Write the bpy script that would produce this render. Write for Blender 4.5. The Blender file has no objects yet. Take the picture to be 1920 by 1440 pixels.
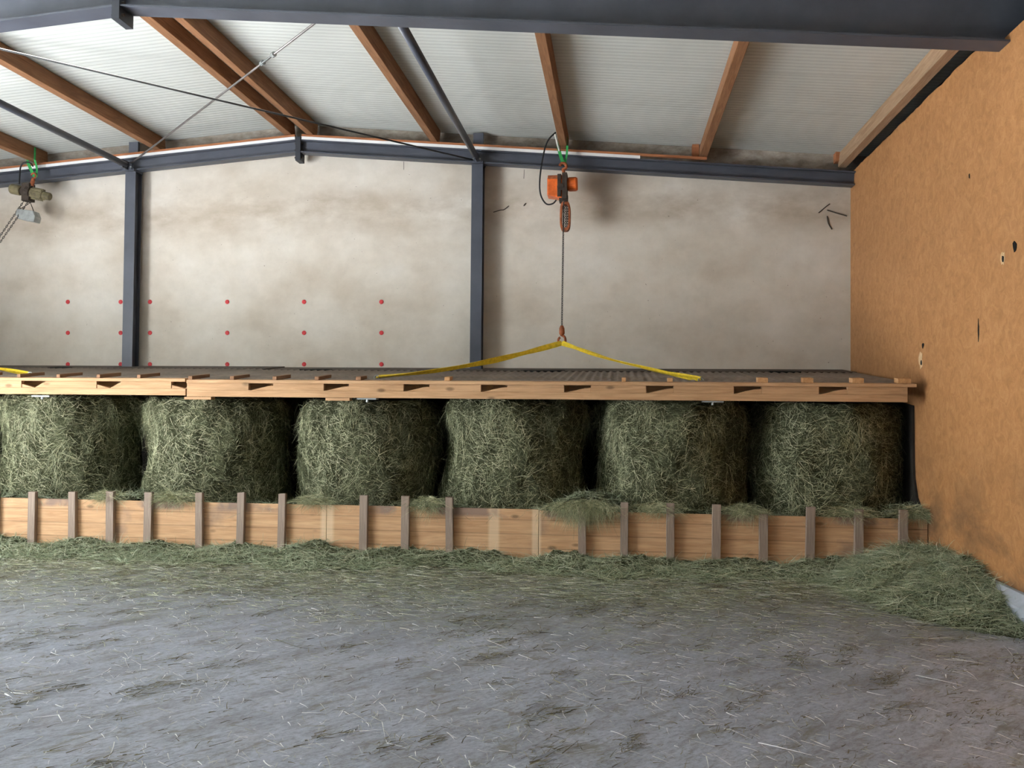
import bpy, bmesh, math, random
import numpy as np
from mathutils import Vector, Matrix
random.seed(7); rng = np.random.default_rng(7)
scene = bpy.context.scene
C = scene.collection

# ---------------------------------------------------------------- camera
F = 1664.0; VX, VY = 195.0, 40.0; H = 1.4
Yc = np.array([VX, -VY, F]); Yc /= np.linalg.norm(Yc)
_a = .0088
Zc = np.array([_a, 1, (VY - VX*_a)/F]); Zc /= np.linalg.norm(Zc)
Xc = np.cross(Zc, Yc); Xc = Xc if Xc[0] > 0 else -Xc
M3 = np.array([Xc, Yc, Zc])          # rows: world axes seen in (right, up, forward)
cd = bpy.data.cameras.new('camera'); cam = bpy.data.objects.new('camera', cd); C.objects.link(cam)
cd.sensor_fit = 'HORIZONTAL'; cd.sensor_width = 36; cd.lens = 36*F/1920
cd.clip_start = .05; cd.clip_end = 200
mw = Matrix.Identity(4)
for i in range(3):
    mw[i][0] = M3[i][0]; mw[i][1] = M3[i][1]; mw[i][2] = -M3[i][2]
mw[2][3] = H
cam.matrix_world = mw
scene.camera = cam

def P(px, py, X=None, Y=None, Z=None):
    d = M3 @ np.array([px-960, 720-py, F])
    t = X/d[0] if X is not None else Y/d[1] if Y is not None else (Z-H)/d[2]
    return Vector((d*t + np.array([0, 0, H])).tolist())

# ---------------------------------------------------------------- light
scene.view_settings.view_transform = 'Standard'
scene.view_settings.look = 'None'
scene.view_settings.gamma = 1
scene.view_settings.use_curve_mapping = False
scene.view_settings.exposure = 0.2

w = bpy.data.worlds.new('sky'); scene.world = w; w.use_nodes = True
wb = w.node_tree.nodes['Background']
wb.inputs[0].default_value = (.74, .87, 1.0, 1); wb.inputs[1].default_value = .25

DOOR_Y0, DOOR_Y1, DOOR_H = 2.7, 5.6, 3.4
XL = -8.4; XR = 2.62; YB = 10.36; YF = -8.0
sl = bpy.data.lights.new('sun', 'SUN'); sl.energy = 230; sl.angle = math.radians(.6); sl.color = (1, .97, .92)
so = bpy.data.objects.new('sun', sl); C.objects.link(so)
so.rotation_euler = Vector((1, .12, -math.tan(math.radians(45)))).to_track_quat('-Z', 'Y').to_euler()
def area(name, loc, look, sx, sy, e, col, portal=False):
    l = bpy.data.lights.new(name, 'AREA'); l.shape = 'RECTANGLE'; l.size = sx; l.size_y = sy; l.energy = e; l.color = col
    o = bpy.data.objects.new(name, l); C.objects.link(o); o.location = loc
    o.rotation_euler = (Vector(look)-Vector(loc)).to_track_quat('-Z', 'Z').to_euler()
    if portal: l.cycles.is_portal = True
    return o
DM = (DOOR_Y0+DOOR_Y1)/2
area('doorway_daylight', (XL-.6, DM, DOOR_H/2), (0, DM+3.6, DOOR_H/2), DOOR_Y1-DOOR_Y0, DOOR_H, 620, (.86, .94, 1))

# ---------------------------------------------------------------- node helpers
def mat(name, rough=.7, spec=.3, metal=0):
    m = bpy.data.materials.new(name); m.use_nodes = True
    b = m.node_tree.nodes['Principled BSDF']
    b.inputs['Roughness'].default_value = rough; b.inputs['Metallic'].default_value = metal
    b.inputs['Specular IOR Level'].default_value = spec
    return m, m.node_tree, b
def N(t, kind, **kw):
    n = t.nodes.new(kind)
    for k, v in kw.items():
        if k in n.inputs: n.inputs[k].default_value = v
        else: setattr(n, k, v)
    return n
def L(t, a, b): t.links.new(a, b)
def coords(t, scale=(1, 1, 1), rot=(0, 0, 0), src='Object'):
    tc = N(t, 'ShaderNodeTexCoord'); mp = N(t, 'ShaderNodeMapping')
    mp.inputs['Scale'].default_value = scale; mp.inputs['Rotation'].default_value = rot
    L(t, tc.outputs[src], mp.inputs['Vector']); return mp.outputs[0]
def streak(t, scale, ang):
    tc = N(t, 'ShaderNodeTexCoord'); mp = N(t, 'ShaderNodeMapping', vector_type='TEXTURE')
    mp.inputs['Scale'].default_value = tuple(1/q for q in scale); mp.inputs['Rotation'].default_value = (0, 0, ang)
    L(t, tc.outputs['Object'], mp.inputs['Vector']); return mp.outputs[0]
def noise(t, vec, scale, detail=6, rough=.6, dist=0):
    n = N(t, 'ShaderNodeTexNoise'); n.inputs['Scale'].default_value = scale; n.inputs['Detail'].default_value = detail
    n.inputs['Roughness'].default_value = rough; n.inputs['Distortion'].default_value = dist
    L(t, vec, n.inputs['Vector']); return n.outputs['Fac']
def ramp(t, fac, stops):
    r = N(t, 'ShaderNodeValToRGB'); e = r.color_ramp.elements
    while len(e) < len(stops): e.new(.5)
    for el, (p, c) in zip(e, stops):
        el.position = p; el.color = (*c, 1) if len(c) == 3 else c
    L(t, fac, r.inputs[0]); return r.outputs[0]
def mix(t, fac, a, b, mode='MIX'):
    n = N(t, 'ShaderNodeMix', data_type='RGBA', blend_type=mode)
    for s, v in ((n.inputs[0], fac), (n.inputs[6], a), (n.inputs[7], b)):
        if isinstance(v, (int, float)): s.default_value = v
        elif isinstance(v, tuple): s.default_value = (*v, 1)
        else: L(t, v, s)
    return n.outputs[2]
def bump(t, b, h, strength=.3, dist=.01):
    n = N(t, 'ShaderNodeBump'); n.inputs['Strength'].default_value = strength; n.inputs['Distance'].default_value = dist
    L(t, h, n.inputs['Height']); L(t, n.outputs[0], b.inputs['Normal']); return n
def g(v): return (v, v, v)

def simple(name, col, rough=.6, var=.25, scale=8, metal=0, spec=.3, bmp=.15):
    m, t, b = mat(name, rough, spec, metal)
    f = noise(t, coords(t), scale)
    c0 = tuple(x*(1-var) for x in col); c1 = tuple(min(1, x*(1+var)) for x in col)
    L(t, ramp(t, f, [(.3, c0), (.7, c1)]), b.inputs['Base Color'])
    if bmp: bump(t, b, noise(t, coords(t), scale*6), bmp, .003)
    return m
def wood(name, lo, hi, axis, knots=True, rough=.75, dirt=None, seam=None):
    m, t, b = mat(name, rough, .2)
    s = [9, 9, 9]; s[axis] = .7
    v = coords(t, tuple(s))
    f = noise(t, v, 2.2, 8, .65, 1.2)
    col = ramp(t, f, [(.3, lo), (.7, hi)])
    fine = [60, 60, 60]; fine[axis] = 3
    f2 = noise(t, coords(t, tuple(fine)), 1.5, 4, .6)
    col = mix(t, .35, col, ramp(t, f2, [(.3, g(.35)), (.7, g(1))]), 'MULTIPLY')
    if knots:
        vo = N(t, 'ShaderNodeTexVoronoi'); k = [7, 7, 7]; k[axis] = 3.2
        L(t, coords(t, tuple(k)), vo.inputs['Vector']); vo.inputs['Scale'].default_value = 1
        kf = ramp(t, vo.outputs['Distance'], [(.07, g(.3)), (.16, g(1))])
        col = mix(t, .75, col, kf, 'MULTIPLY')
    if seam:
        sx = N(t, 'ShaderNodeSeparateXYZ'); L(t, coords(t), sx.inputs[0])
        md = N(t, 'ShaderNodeMath', operation='PINGPONG'); L(t, sx.outputs[seam[0]], md.inputs[0]); md.inputs[1].default_value = seam[1]/2
        sf = ramp(t, md.outputs[0], [(0, g(.45)), (.006, g(1))])
        col = mix(t, .8, col, sf, 'MULTIPLY')
    if dirt:
        df = noise(t, coords(t), dirt[0], 5, .6)
        col = mix(t, ramp(t, df, [(dirt[1], g(0)), (dirt[1]+.12, g(dirt[3] if len(dirt) > 3 else .8))]), col, dirt[2])
    L(t, col, b.inputs['Base Color'])
    bump(t, b, f2, .25, .003)
    return m

# ---------------------------------------------------------------- mesh helpers
class MB:
    def __init__(s): s.v = []; s.f = []; s.m = []
    def add(s, vs, fs, mi=0):
        o = len(s.v); s.v += [tuple(v) for v in vs]; s.f += [tuple(i+o for i in f) for f in fs]; s.m += [mi]*len(fs); return s
    def box(s, a, b, mi=0):
        x0, y0, z0 = a; x1, y1, z1 = b
        return s.add([(x0,y0,z0),(x1,y0,z0),(x1,y1,z0),(x0,y1,z0),(x0,y0,z1),(x1,y0,z1),(x1,y1,z1),(x0,y1,z1)],
                     [(0,3,2,1),(4,5,6,7),(0,1,5,4),(1,2,6,5),(2,3,7,6),(3,0,4,7)], mi)
    def prism(s, prof, p0, p1, up=(0,0,1), mi=0):
        """closed 2-D profile (side, up) swept from p0 to p1"""
        p0 = Vector(p0); p1 = Vector(p1); d = (p1-p0).normalized(); side = d.cross(Vector(up)).normalized(); u = side.cross(d)
        n = len(prof); vs = [p0+side*a+u*b for a, b in prof]+[p1+side*a+u*b for a, b in prof]
        fs = [(i, (i+1) % n, n+(i+1) % n, n+i) for i in range(n)]+[tuple(range(n))[::-1], tuple(range(n, 2*n))]
        return s.add(vs, fs, mi)
    def tube(s, pts, r, seg=10, mi=0, cap=True):
        pts = [Vector(p) for p in pts]; n = len(pts); rs = r if isinstance(r, (list, tuple)) else [r]*n
        vs = []; prev = None
        for i, p in enumerate(pts):
            d = (pts[min(i+1, n-1)]-pts[max(i-1, 0)]).normalized()
            if prev is None:
                a = d.orthogonal().normalized()
            else:
                a = (prev-d*prev.dot(d)).normalized()
            prev = a; bb = d.cross(a)
            vs += [p+(a*math.cos(2*math.pi*k/seg)+bb*math.sin(2*math.pi*k/seg))*rs[i] for k in range(seg)]
        fs = [(i*seg+k, i*seg+(k+1) % seg, (i+1)*seg+(k+1) % seg, (i+1)*seg+k) for i in range(n-1) for k in range(seg)]
        if cap: fs += [tuple(range(seg))[::-1], tuple(range((n-1)*seg, n*seg))]
        return s.add(vs, fs, mi)
    def build(s, name, mats, parent=None, loc=None, smooth=False, bevel=0, sub=0):
        me = bpy.data.meshes.new(name)
        vs = s.v
        if loc is not None: vs = [(v[0]-loc[0], v[1]-loc[1], v[2]-loc[2]) for v in vs]
        me.from_pydata(vs, [], s.f); me.update()
        bm = bmesh.new(); bm.from_mesh(me); bmesh.ops.recalc_face_normals(bm, faces=bm.faces); bm.to_mesh(me); bm.free()
        for m in (mats if isinstance(mats, (list, tuple)) else [mats]): me.materials.append(m)
        me.polygons.foreach_set('material_index', s.m)
        if smooth: me.polygons.foreach_set('use_smooth', [True]*len(me.polygons))
        o = bpy.data.objects.new(name, me); C.objects.link(o)
        if loc is not None: o.location = loc
        if parent is not None:
            o.parent = parent
            o.location = Vector(loc or (0, 0, 0)) - parent.location
        if bevel:
            b = o.modifiers.new('bevel', 'BEVEL'); b.width = bevel; b.segments = 2; b.limit_method = 'ANGLE'
        if sub:
            b = o.modifiers.new('sub', 'SUBSURF'); b.levels = sub; b.render_levels = sub
        return o
def tag(o, label=None, cat=None, group=None, kind=None):
    if label: o['label'] = label
    if cat: o['category'] = cat
    if group: o['group'] = group
    if kind: o['kind'] = kind
    return o
def empty(name, loc, label, cat, group=None):
    o = bpy.data.objects.new(name, None); C.objects.link(o); o.location = loc; o.empty_display_size = .1
    return tag(o, label, cat, group)
def rect(w, h): return [(-w/2, -h/2), (w/2, -h/2), (w/2, h/2), (-w/2, h/2)]
def isec(w, h, tf=.014, tw=.01):
    a, b = w/2, h/2
    return [(-a,-b),(a,-b),(a,-b+tf),(tw/2,-b+tf),(tw/2,b-tf),(a,b-tf),(a,b),(-a,b),(-a,b-tf),(-tw/2,b-tf),(-tw/2,-b+tf),(-a,-b+tf)]
def bez(pts, n=12):
    """Catmull-Rom through pts"""
    pts = [Vector(p) for p in pts]; q = [pts[0]]+pts+[pts[-1]]; out = []
    for i in range(1, len(q)-2):
        for k in range(n):
            t = k/n; a, b, c, d = q[i-1], q[i], q[i+1], q[i+2]
            out.append(.5*((2*b)+(c-a)*t+(2*a-5*b+4*c-d)*t*t+(3*b-a-3*c+d)*t**3))
    return out+[pts[-1]]

def ribbons(name, p, d, length, width, bend, mats, parent=None, loc=(0, 0, 0), nrm=None, segs=3, mi=None):
    """many thin bent blades: p start (n,3), d direction (n,3), bend (n,3) sideways offset at the tip"""
    n = len(p); t = np.linspace(0, 1, segs+1)
    if nrm is None:
        nrm = rng.normal(size=(n, 3))
    side = np.cross(d, nrm); side /= np.linalg.norm(side, axis=1, keepdims=True)+1e-9
    vs = np.zeros((n, segs+1, 2, 3), np.float32)
    for i, tt in enumerate(t):
        c = p + d*(length*tt)[:, None] + bend*(tt*tt)
        wd = (width*(1-.75*tt))[:, None]
        vs[:, i, 0] = c-side*wd/2; vs[:, i, 1] = c+side*wd/2
    vs -= np.array(loc, np.float32)
    me = bpy.data.meshes.new(name); nv = n*(segs+1)*2; nf = n*segs
    me.vertices.add(nv); me.vertices.foreach_set('co', vs.reshape(-1))
    base = (np.arange(n)*(segs+1)*2)[:, None]+(np.arange(segs)*2)[None, :]
    idx = np.stack([base, base+1, base+3, base+2], -1).reshape(-1).astype(np.int32)
    me.loops.add(nf*4); me.loops.foreach_set('vertex_index', idx)
    me.polygons.add(nf); me.polygons.foreach_set('loop_start', (np.arange(nf)*4).astype(np.int32))
    for m in (mats if isinstance(mats, (list, tuple)) else [mats]): me.materials.append(m)
    if mi is not None: me.polygons.foreach_set('material_index', np.repeat(mi, segs).astype(np.int32))
    me.update(calc_edges=True); me.validate()
    o = bpy.data.objects.new(name, me); C.objects.link(o); o.location = loc
    if parent is not None: o.parent = parent; o.location = Vector(loc)-parent.location
    return o

# ---------------------------------------------------------------- materials
M = {}
def plaster():
    m, t, b = mat('plaster', .95, .05)
    v = coords(t)
    f = noise(t, coords(t, (.8, 1, 1.1)), 1.5, 6, .55, .1)
    col = ramp(t, f, [(.28, (.53, .46, .37)), (.5, (.645, .585, .495)), (.7, (.71, .66, .58))])
    f2 = noise(t, coords(t, (1, 1, 1)), 7, 6, .7)
    col = mix(t, .3, col, ramp(t, f2, [(.3, g(.72)), (.65, g(1))]), 'MULTIPLY')
    # dust-brown band higher up, as it lies on this wall
    sx = N(t, 'ShaderNodeSeparateXYZ'); L(t, v, sx.inputs[0])
    wob = N(t, 'ShaderNodeMath', operation='MULTIPLY_ADD'); L(t, noise(t, coords(t, (.9, 1, 1)), 1.3, 4), wob.inputs[0]); wob.inputs[1].default_value = .5
    L(t, sx.outputs[2], wob.inputs[2])
    band = ramp(t, N2map(t, wob.outputs[0], 3.3, 4.5), [(.25, g(0)), (.48, g(1)), (.62, g(1)), (.85, g(0))])
    bm_ = N(t, 'ShaderNodeMath', operation='MULTIPLY'); L(t, band, bm_.inputs[0]); L(t, ramp(t, noise(t, coords(t, (.8, 1, 1.5)), 2.3, 6), [(.33, g(0)), (.68, g(.8))]), bm_.inputs[1])
    col = mix(t, bm_.outputs[0], col, (.36, .29, .215))
    # mottled darker brown band under the roof edge
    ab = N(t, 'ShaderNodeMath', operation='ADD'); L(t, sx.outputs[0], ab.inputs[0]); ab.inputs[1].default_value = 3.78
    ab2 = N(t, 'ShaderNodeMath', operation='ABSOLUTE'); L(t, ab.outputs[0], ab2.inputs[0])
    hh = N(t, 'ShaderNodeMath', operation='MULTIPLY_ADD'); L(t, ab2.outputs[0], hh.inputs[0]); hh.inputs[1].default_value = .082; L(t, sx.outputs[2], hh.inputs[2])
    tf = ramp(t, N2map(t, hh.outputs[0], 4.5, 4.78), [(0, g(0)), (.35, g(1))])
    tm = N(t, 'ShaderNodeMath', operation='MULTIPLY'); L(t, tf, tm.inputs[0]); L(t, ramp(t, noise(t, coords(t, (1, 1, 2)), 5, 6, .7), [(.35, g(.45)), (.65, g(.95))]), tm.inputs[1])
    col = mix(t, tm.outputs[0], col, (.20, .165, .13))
    vo = noise(t, coords(t), 38, 2, .5)
    col = mix(t, ramp(t, vo, [(.75, g(0)), (.8, g(.7))]), col, (.12, .09, .07))
    L(t, col, b.inputs['Base Color']); bump(t, b, f2, .25, .01)
    return m
def N2map(t, val, lo, hi):
    n = N(t, 'ShaderNodeMapRange'); n.inputs['From Min'].default_value = lo; n.inputs['From Max'].default_value = hi
    L(t, val, n.inputs['Value']); return n.outputs[0]
M['plaster'] = plaster()

def fibreboard():
    m, t, b = mat('fibreboard', .6, .35)
    v = coords(t)
    f = noise(t, coords(t, (1, 1.0, 1.0)), 11, 8, .75, 1.0)
    col = ramp(t, f, [(.28, (.34, .150, .050)), (.5, (.47, .220, .083)), (.72, (.57, .30, .13))])
    fl = noise(t, coords(t, (1, 14, 28)), 5, 4, .6, 2)
    col = mix(t, .22, col, ramp(t, fl, [(.4, g(.6)), (.62, g(1))]), 'MULTIPLY')
    lf = noise(t, coords(t, (1, 26, 5)), 2.2, 3, .5, 1)
    col = mix(t, ramp(t, lf, [(.73, g(0)), (.79, g(.5))]), col, (.80, .50, .25))
    big = noise(t, coords(t), .9, 4, .5)
    col = mix(t, .5, col, ramp(t, big, [(.3, g(.72)), (.65, g(1))]), 'MULTIPLY')
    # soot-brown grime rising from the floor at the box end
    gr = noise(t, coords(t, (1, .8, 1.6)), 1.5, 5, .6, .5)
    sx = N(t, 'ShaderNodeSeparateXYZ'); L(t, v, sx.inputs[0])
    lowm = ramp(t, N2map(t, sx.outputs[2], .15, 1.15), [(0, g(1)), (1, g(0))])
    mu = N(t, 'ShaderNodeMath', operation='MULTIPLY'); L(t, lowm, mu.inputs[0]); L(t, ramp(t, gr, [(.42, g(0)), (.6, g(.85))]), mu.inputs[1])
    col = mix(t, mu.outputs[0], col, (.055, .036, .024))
    L(t, col, b.inputs['Base Color']); bump(t, b, f, .3, .004)
    return m
M['fibreboard'] = fibreboard()

def concrete():
    m, t, b = mat('concrete_floor', .38, .5)
    f = noise(t, coords(t, (1, 1, 1)), .8, 8, .6, .3)
    col = ramp(t, f, [(.3, (.29, .315, .375)), (.7, (.40, .43, .505))])
    sw = noise(t, streak(t, (1.2, 4.5, 1), .95), 1.6, 8, .7, .6)
    col = mix(t, .7, col, ramp(t, sw, [(.36, (.50, .47, .43)), (.54, g(1))]), 'MULTIPLY')
    gr = noise(t, streak(t, (2.0, 3.4, 1), .7), 14, 9, .85)
    col = mix(t, .75, col, ramp(t, gr, [(.38, (.42, .41, .38)), (.52, g(1)), (.66, (1.25, 1.25, 1.25))]), 'MULTIPLY')
    pt = noise(t, streak(t, (3.0, 7, 1), .8), 1.5, 8, .78, .6)
    col = mix(t, ramp(t, pt, [(.54, g(0)), (.62, g(.7))]), col, (.14, .135, .09))
    fn = noise(t, streak(t, (7, 26, 1), .95), 1.3, 6, .7, .5)
    col = mix(t, ramp(t, fn, [(.56, g(0)), (.68, g(.75))]), col, (.15, .135, .11))
    fn2 = noise(t, coords(t, (22, 22, 1)), 2.0, 5, .7)
    col = mix(t, ramp(t, fn2, [(.6, g(0)), (.75, g(.55))]), col, (.30, .30, .23))
    # green chaff dust towards the box
    sx = N(t, 'ShaderNodeSeparateXYZ'); L(t, coords(t), sx.inputs[0])
    yy = N(t, 'ShaderNodeMath', operation='MULTIPLY_ADD'); L(t, noise(t, coords(t, (.5, 1, 1)), 1.2, 5), yy.inputs[0]); yy.inputs[1].default_value = 3.2; L(t, sx.outputs[1], yy.inputs[2])
    cf = ramp(t, N2map(t, yy.outputs[0], 6.8, 9.4), [(0, g(0)), (.6, g(.8)), (1, g(.97))])
    mu = N(t, 'ShaderNodeMath', operation='MULTIPLY'); L(t, cf, mu.inputs[0]); L(t, ramp(t, noise(t, coords(t, (5, 9, 1)), 2, 6, .7), [(.38, g(.15)), (.55, g(1))]), mu.inputs[1])
    col = mix(t, mu.outputs[0], col, (.125, .13, .07))
    L(t, col, b.inputs['Base Color'])
    rf = ramp(t, noise(t, coords(t), 3, 5), [(.3, g(.34)), (.7, g(.55))]); L(t, rf, b.inputs['Roughness'])
    bump(t, b, fn, .25, .004)
    return m
M['concrete'] = concrete()

def roofpanel():
    m, t, b = mat('roof_panel', .45, .4)
    v = coords(t); sx = N(t, 'ShaderNodeSeparateXYZ'); L(t, v, sx.inputs[0])
    pp = N(t, 'ShaderNodeMath', operation='PINGPONG'); L(t, sx.outputs[1], pp.inputs[0]); pp.inputs[1].default_value = .5
    joint = ramp(t, pp.outputs[0], [(0, g(.55)), (.012, g(1))])
    pr = N(t, 'ShaderNodeMath', operation='PINGPONG'); L(t, sx.outputs[1], pr.inputs[0]); pr.inputs[1].default_value = .035
    rib = ramp(t, pr.outputs[0], [(0, g(0)), (.012, g(.3)), (.022, g(1))]); 
    big = noise(t, v, 1.1, 5, .55)
    col = ramp(t, big, [(.3, (.55, .57, .53)), (.7, (.64, .66, .62))])
    col = mix(t, .5, col, joint, 'MULTIPLY')
    col = mix(t, .14, col, rib, 'MULTIPLY')
    L(t, col, b.inputs['Base Color']); bump(t, b, rib, .5, .004)
    return m
M['roof_panel'] = roofpanel()

M['steel'] = simple('grey_blue_paint', (.062, .068, .086), .45, .2, 3, 0, .5, .05)
M['dark_steel'] = simple('dark_steel', (.035, .038, .045), .5, .2, 5)
M['white_strip'] = simple('flat_white', (.86, .86, .84), .6, .05, 4)
M['purlin'] = wood('purlin_wood', (.19, .085, .038), (.37, .185, .090), 1, False)
M['batten_x'] = wood('batten_wood', (.30, .11, .045), (.46, .19, .085), 0, False)
M['lid_wood'] = wood('lid_wood', (.42, .235, .115), (.60, .37, .20), 0)
M['lid_wood_y'] = wood('lid_wood_depth', (.44, .22, .09), (.64, .37, .175), 1, False)
M['brown_batten'] = wood('dark_batten_wood', (.20, .10, .05), (.36, .20, .11), 1, False)
M['box_board'] = wood('box_board', (.52, .29, .145), (.72, .45, .25), 0, True, .7, (1.6, .60, (.16, .12, .11), .5), (2, .125))
def board_marks(m):
    t = m.node_tree; b = t.nodes['Principled BSDF']; col = b.inputs['Base Color'].links[0].from_socket
    ge = N(t, 'ShaderNodeNewGeometry'); sx = N(t, 'ShaderNodeSeparateXYZ'); L(t, ge.outputs['Position'], sx.inputs[0])
    for a, q in ((603, 624), (918, 934), (1000, 1012)):
        xa, xb = P(a, 980, Y=7.863).x, P(q, 980, Y=7.863).x
        f = ramp(t, N2map(t, sx.outputs[0], xa-.02, xb+.02), [(.0, g(0)), (.2, g(.55)), (.8, g(.55)), (1, g(0))])
        col = mix(t, f, col, (.78, .60, .40))
    nz = noise(t, ge.outputs['Position'], 2.2, 4, .5)
    zf = ramp(t, N2map(t, sx.outputs[2], .38, .44), [(0, g(0)), (.6, g(1))])
    mu = N(t, 'ShaderNodeMath', operation='MULTIPLY'); L(t, zf, mu.inputs[0]); L(t, ramp(t, nz, [(.48, g(0)), (.56, g(.7))]), mu.inputs[1])
    col = mix(t, mu.outputs[0], col, (.17, .13, .125))
    L(t, col, b.inputs['Base Color'])
board_marks(M['box_board'])
M['slat'] = wood('slat_wood', (.24, .175, .135), (.44, .34, .27), 2, False, .85, (3.6, .54, (.050, .045, .052), .85))
M['raw_end'] = simple('end_grain', (.62, .42, .24), .8, .2, 30)
M['orange'] = simple('orange_enamel', (.70, .135, .020), .42, .3, 14, 0, .5)
M['rust'] = simple('rusty_orange', (.30, .085, .03), .7, .5, 20)
M['grime'] = simple('grimy_metal', (.06, .045, .035), .6, .4, 20, .4)
M['olive'] = simple('olive_enamel', (.15, .125, .065), .5, .45, 14, 0, .4)
M['chain'] = simple('chain_steel', (.13, .12, .11), .45, .3, 30, .8)
M['cable'] = simple('black_rubber', (.012, .012, .013), .5, .2, 10)
M['galv'] = simple('galvanised_sheet', (.33, .35, .34), .45, .25, 12, .5)
M['green_strap'] = simple('green_webbing', (.03, .30, .07), .7, .3, 30)
M['white_rope'] = simple('white_rope', (.6, .58, .52), .8, .2, 20)
M['yellow'] = simple('yellow_webbing', (.80, .58, .035), .6, .2, 30)
M['rod'] = simple('tie_rod_steel', (.22, .20, .19), .4, .2, 10, .6)
M['rod_dark'] = simple('dark_tie_rod', (.045, .045, .045), .5, .2, 10, .4)
M['red'] = simple('red_plastic', (.60, .045, .05), .5, .1, 10)
M['black'] = simple('black_hole', (.006, .005, .004), .9, .1, 10)
M['pale_chip'] = simple('pale_torn_fibre', (.62, .42, .24), .9, .2, 40)
M['plinth'] = simple('plinth_concrete', (.40, .43, .47), .8, .15, 9)
M['deck'] = simple('corrugated_sheet', (.21, .165, .13), .6, .25, 5, .0, .4)
M['deck_dark'] = simple('dark_deck_board', (.085, .066, .052), .8, .25, 4)
M['shade_panel'] = simple('shade_dark', (.022, .018, .014), .9, .4, 4)  # near-black colour standing in for the shade inside the box
M['thread'] = simple('cobweb', (.06, .05, .04), .9, .2, 10)

def haymat(name, stops, rough=.55, spec=.4, trans=True):
    m, t, b = mat(name, rough, spec)
    ge = N(t, 'ShaderNodeNewGeometry')
    c = ramp(t, ge.outputs['Random Per Island'], stops)
    L(t, c, b.inputs['Base Color'])
    return m
M['hay'] = haymat('hay_blades', [(0, (.13, .140, .070)), (.3, (.24, .265, .145)), (.6, (.40, .41, .235)), (.85, (.56, .54, .32)), (1, (.74, .69, .46))])
M['hay_floor'] = haymat('chopped_hay', [(0, (.10, .09, .05)), (.3, (.20, .22, .12)), (.6, (.34, .38, .23)), (.85, (.52, .55, .38)), (1, (.9, .9, .80))], .3, .6)
M['hay_green'] = haymat('fresh_green_hay', [(0, (.15, .18, .105)), (.3, (.27, .32, .195)), (.6, (.40, .46, .30)), (.85, (.53, .56, .39)), (1, (.72, .71, .54))])
M['straw_pale'] = haymat('pale_glint_stalks', [(0, (.22, .22, .17)), (.4, (.45, .46, .40)), (.75, (.80, .82, .78)), (1, (.95, .97, .95))], .3, .7)  # pale stalks; the glint of side light is put into the whitest tones
M['hay_dark'] = haymat('damp_hay', [(0, (.075, .062, .038)), (.5, (.14, .125, .07)), (1, (.26, .24, .14))], .6, .3)
def haycore():
    m, t, b = mat('hay_mass', .95, .05)
    f = noise(t, coords(t, (1, 1, 2.2)), 22, 8, .75, 1.5)
    L(t, ramp(t, f, [(.3, (.030, .030, .016)), (.5, (.085, .09, .048)), (.72, (.20, .21, .12))]), b.inputs['Base Color'])
    bump(t, b, f, .9, .04); return m
M['haycore'] = haycore()

# ---------------------------------------------------------------- shell
RX = -3.78
def roof_z(x, z0, s=.082): return z0 - s*abs(x-RX)
ZC = 4.775
def S(o): o['kind'] = 'structure'; return o
S(MB().box((-14, -8, -.2), (3.6, 10.7, 0)).build('floor', M['concrete']))
S(MB().add([(XL-.3, YB, -.2), (3.5, YB, -.2), (3.5, YB, roof_z(3.5, ZC)+.03), (RX, YB, ZC+.03), (XL-.3, YB, roof_z(XL, ZC)+.03),
            (XL-.3, YB+.2, -.2), (3.5, YB+.2, -.2), (3.5, YB+.2, roof_z(3.5, ZC)+.03), (RX, YB+.2, ZC+.03), (XL-.3, YB+.2, roof_z(XL, ZC)+.03)],
           [(0,1,2,3,4), (9,8,7,6,5), (0,5,6,1), (1,6,7,2), (2,7,8,3), (3,8,9,4), (4,9,5,0)]).build('wall_back', M['plaster']))
c = MB()
xl, xr = XL-.6, 3.6
vs = []
for y in (YF-.5, YB+.25):
    for x in (xl, RX, xr):
        vs.append((x, y, roof_z(x, ZC)))
    for x in (xl, RX, xr):
        vs.append((x, y, roof_z(x, ZC)+.12))
c.add(vs, [(0,6,7,1),(1,7,8,2),(3,4,10,9),(4,5,11,10),(0,1,4,3),(1,2,5,4),(6,9,10,7),(7,10,11,8),(0,3,9,6),(2,8,11,5)])
S(c.build('ceiling', M['roof_panel']))
# left wall with the open doorway that lets the day in
l = MB(); zt = roof_z(XL, ZC)
l.box((XL-.15, YF, 0), (XL, DOOR_Y0, zt)).box((XL-.15, DOOR_Y1, 0), (XL, YB, zt)).box((XL-.15, DOOR_Y0, DOOR_H), (XL, DOOR_Y1, zt))
S(l.build('wall_left', M['plaster']))
# right wall: fibreboard lining on a concrete plinth, darker outer wall behind
rw = MB(); top = 4.045
ys = np.linspace(YF, YB, 300); prof = []
zts = [top + .003*math.sin(y*9)+random.choice((0, 0, 0, -.012))*random.random()+random.uniform(-.006, .006) for y in ys]
n = len(ys)
vs = [(XR, y, .215) for y in ys]+[(XR, y, z) for y, z in zip(ys, zts)]+[(XR+.025, y, .215) for y in ys]+[(XR+.025, y, z) for y, z in zip(ys, zts)]
zts = [z if y > 6.46 else 3.93 for y, z in zip(ys, zts)]
vs = [(XR, y, .215) for y in ys]+[(XR, y, z) for y, z in zip(ys, zts)]+[(XR+.025, y, .215) for y in ys]+[(XR+.025, y, z) for y, z in zip(ys, zts)]
fs = []
for i in range(n-1):
    fs += [(i, i+1, n+i+1, n+i), (2*n+i, 3*n+i, 3*n+i+1, 2*n+i+1), (n+i, n+i+1, 3*n+i+1, 3*n+i), (i, 2*n+i, 2*n+i+1, i+1)]
fs += [(0, n, 3*n, 2*n), (n-1, 3*n-1, 4*n-1, 2*n-1)]
wr = S(rw.add(vs, fs).build('wall_right', M['fibreboard']))
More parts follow.
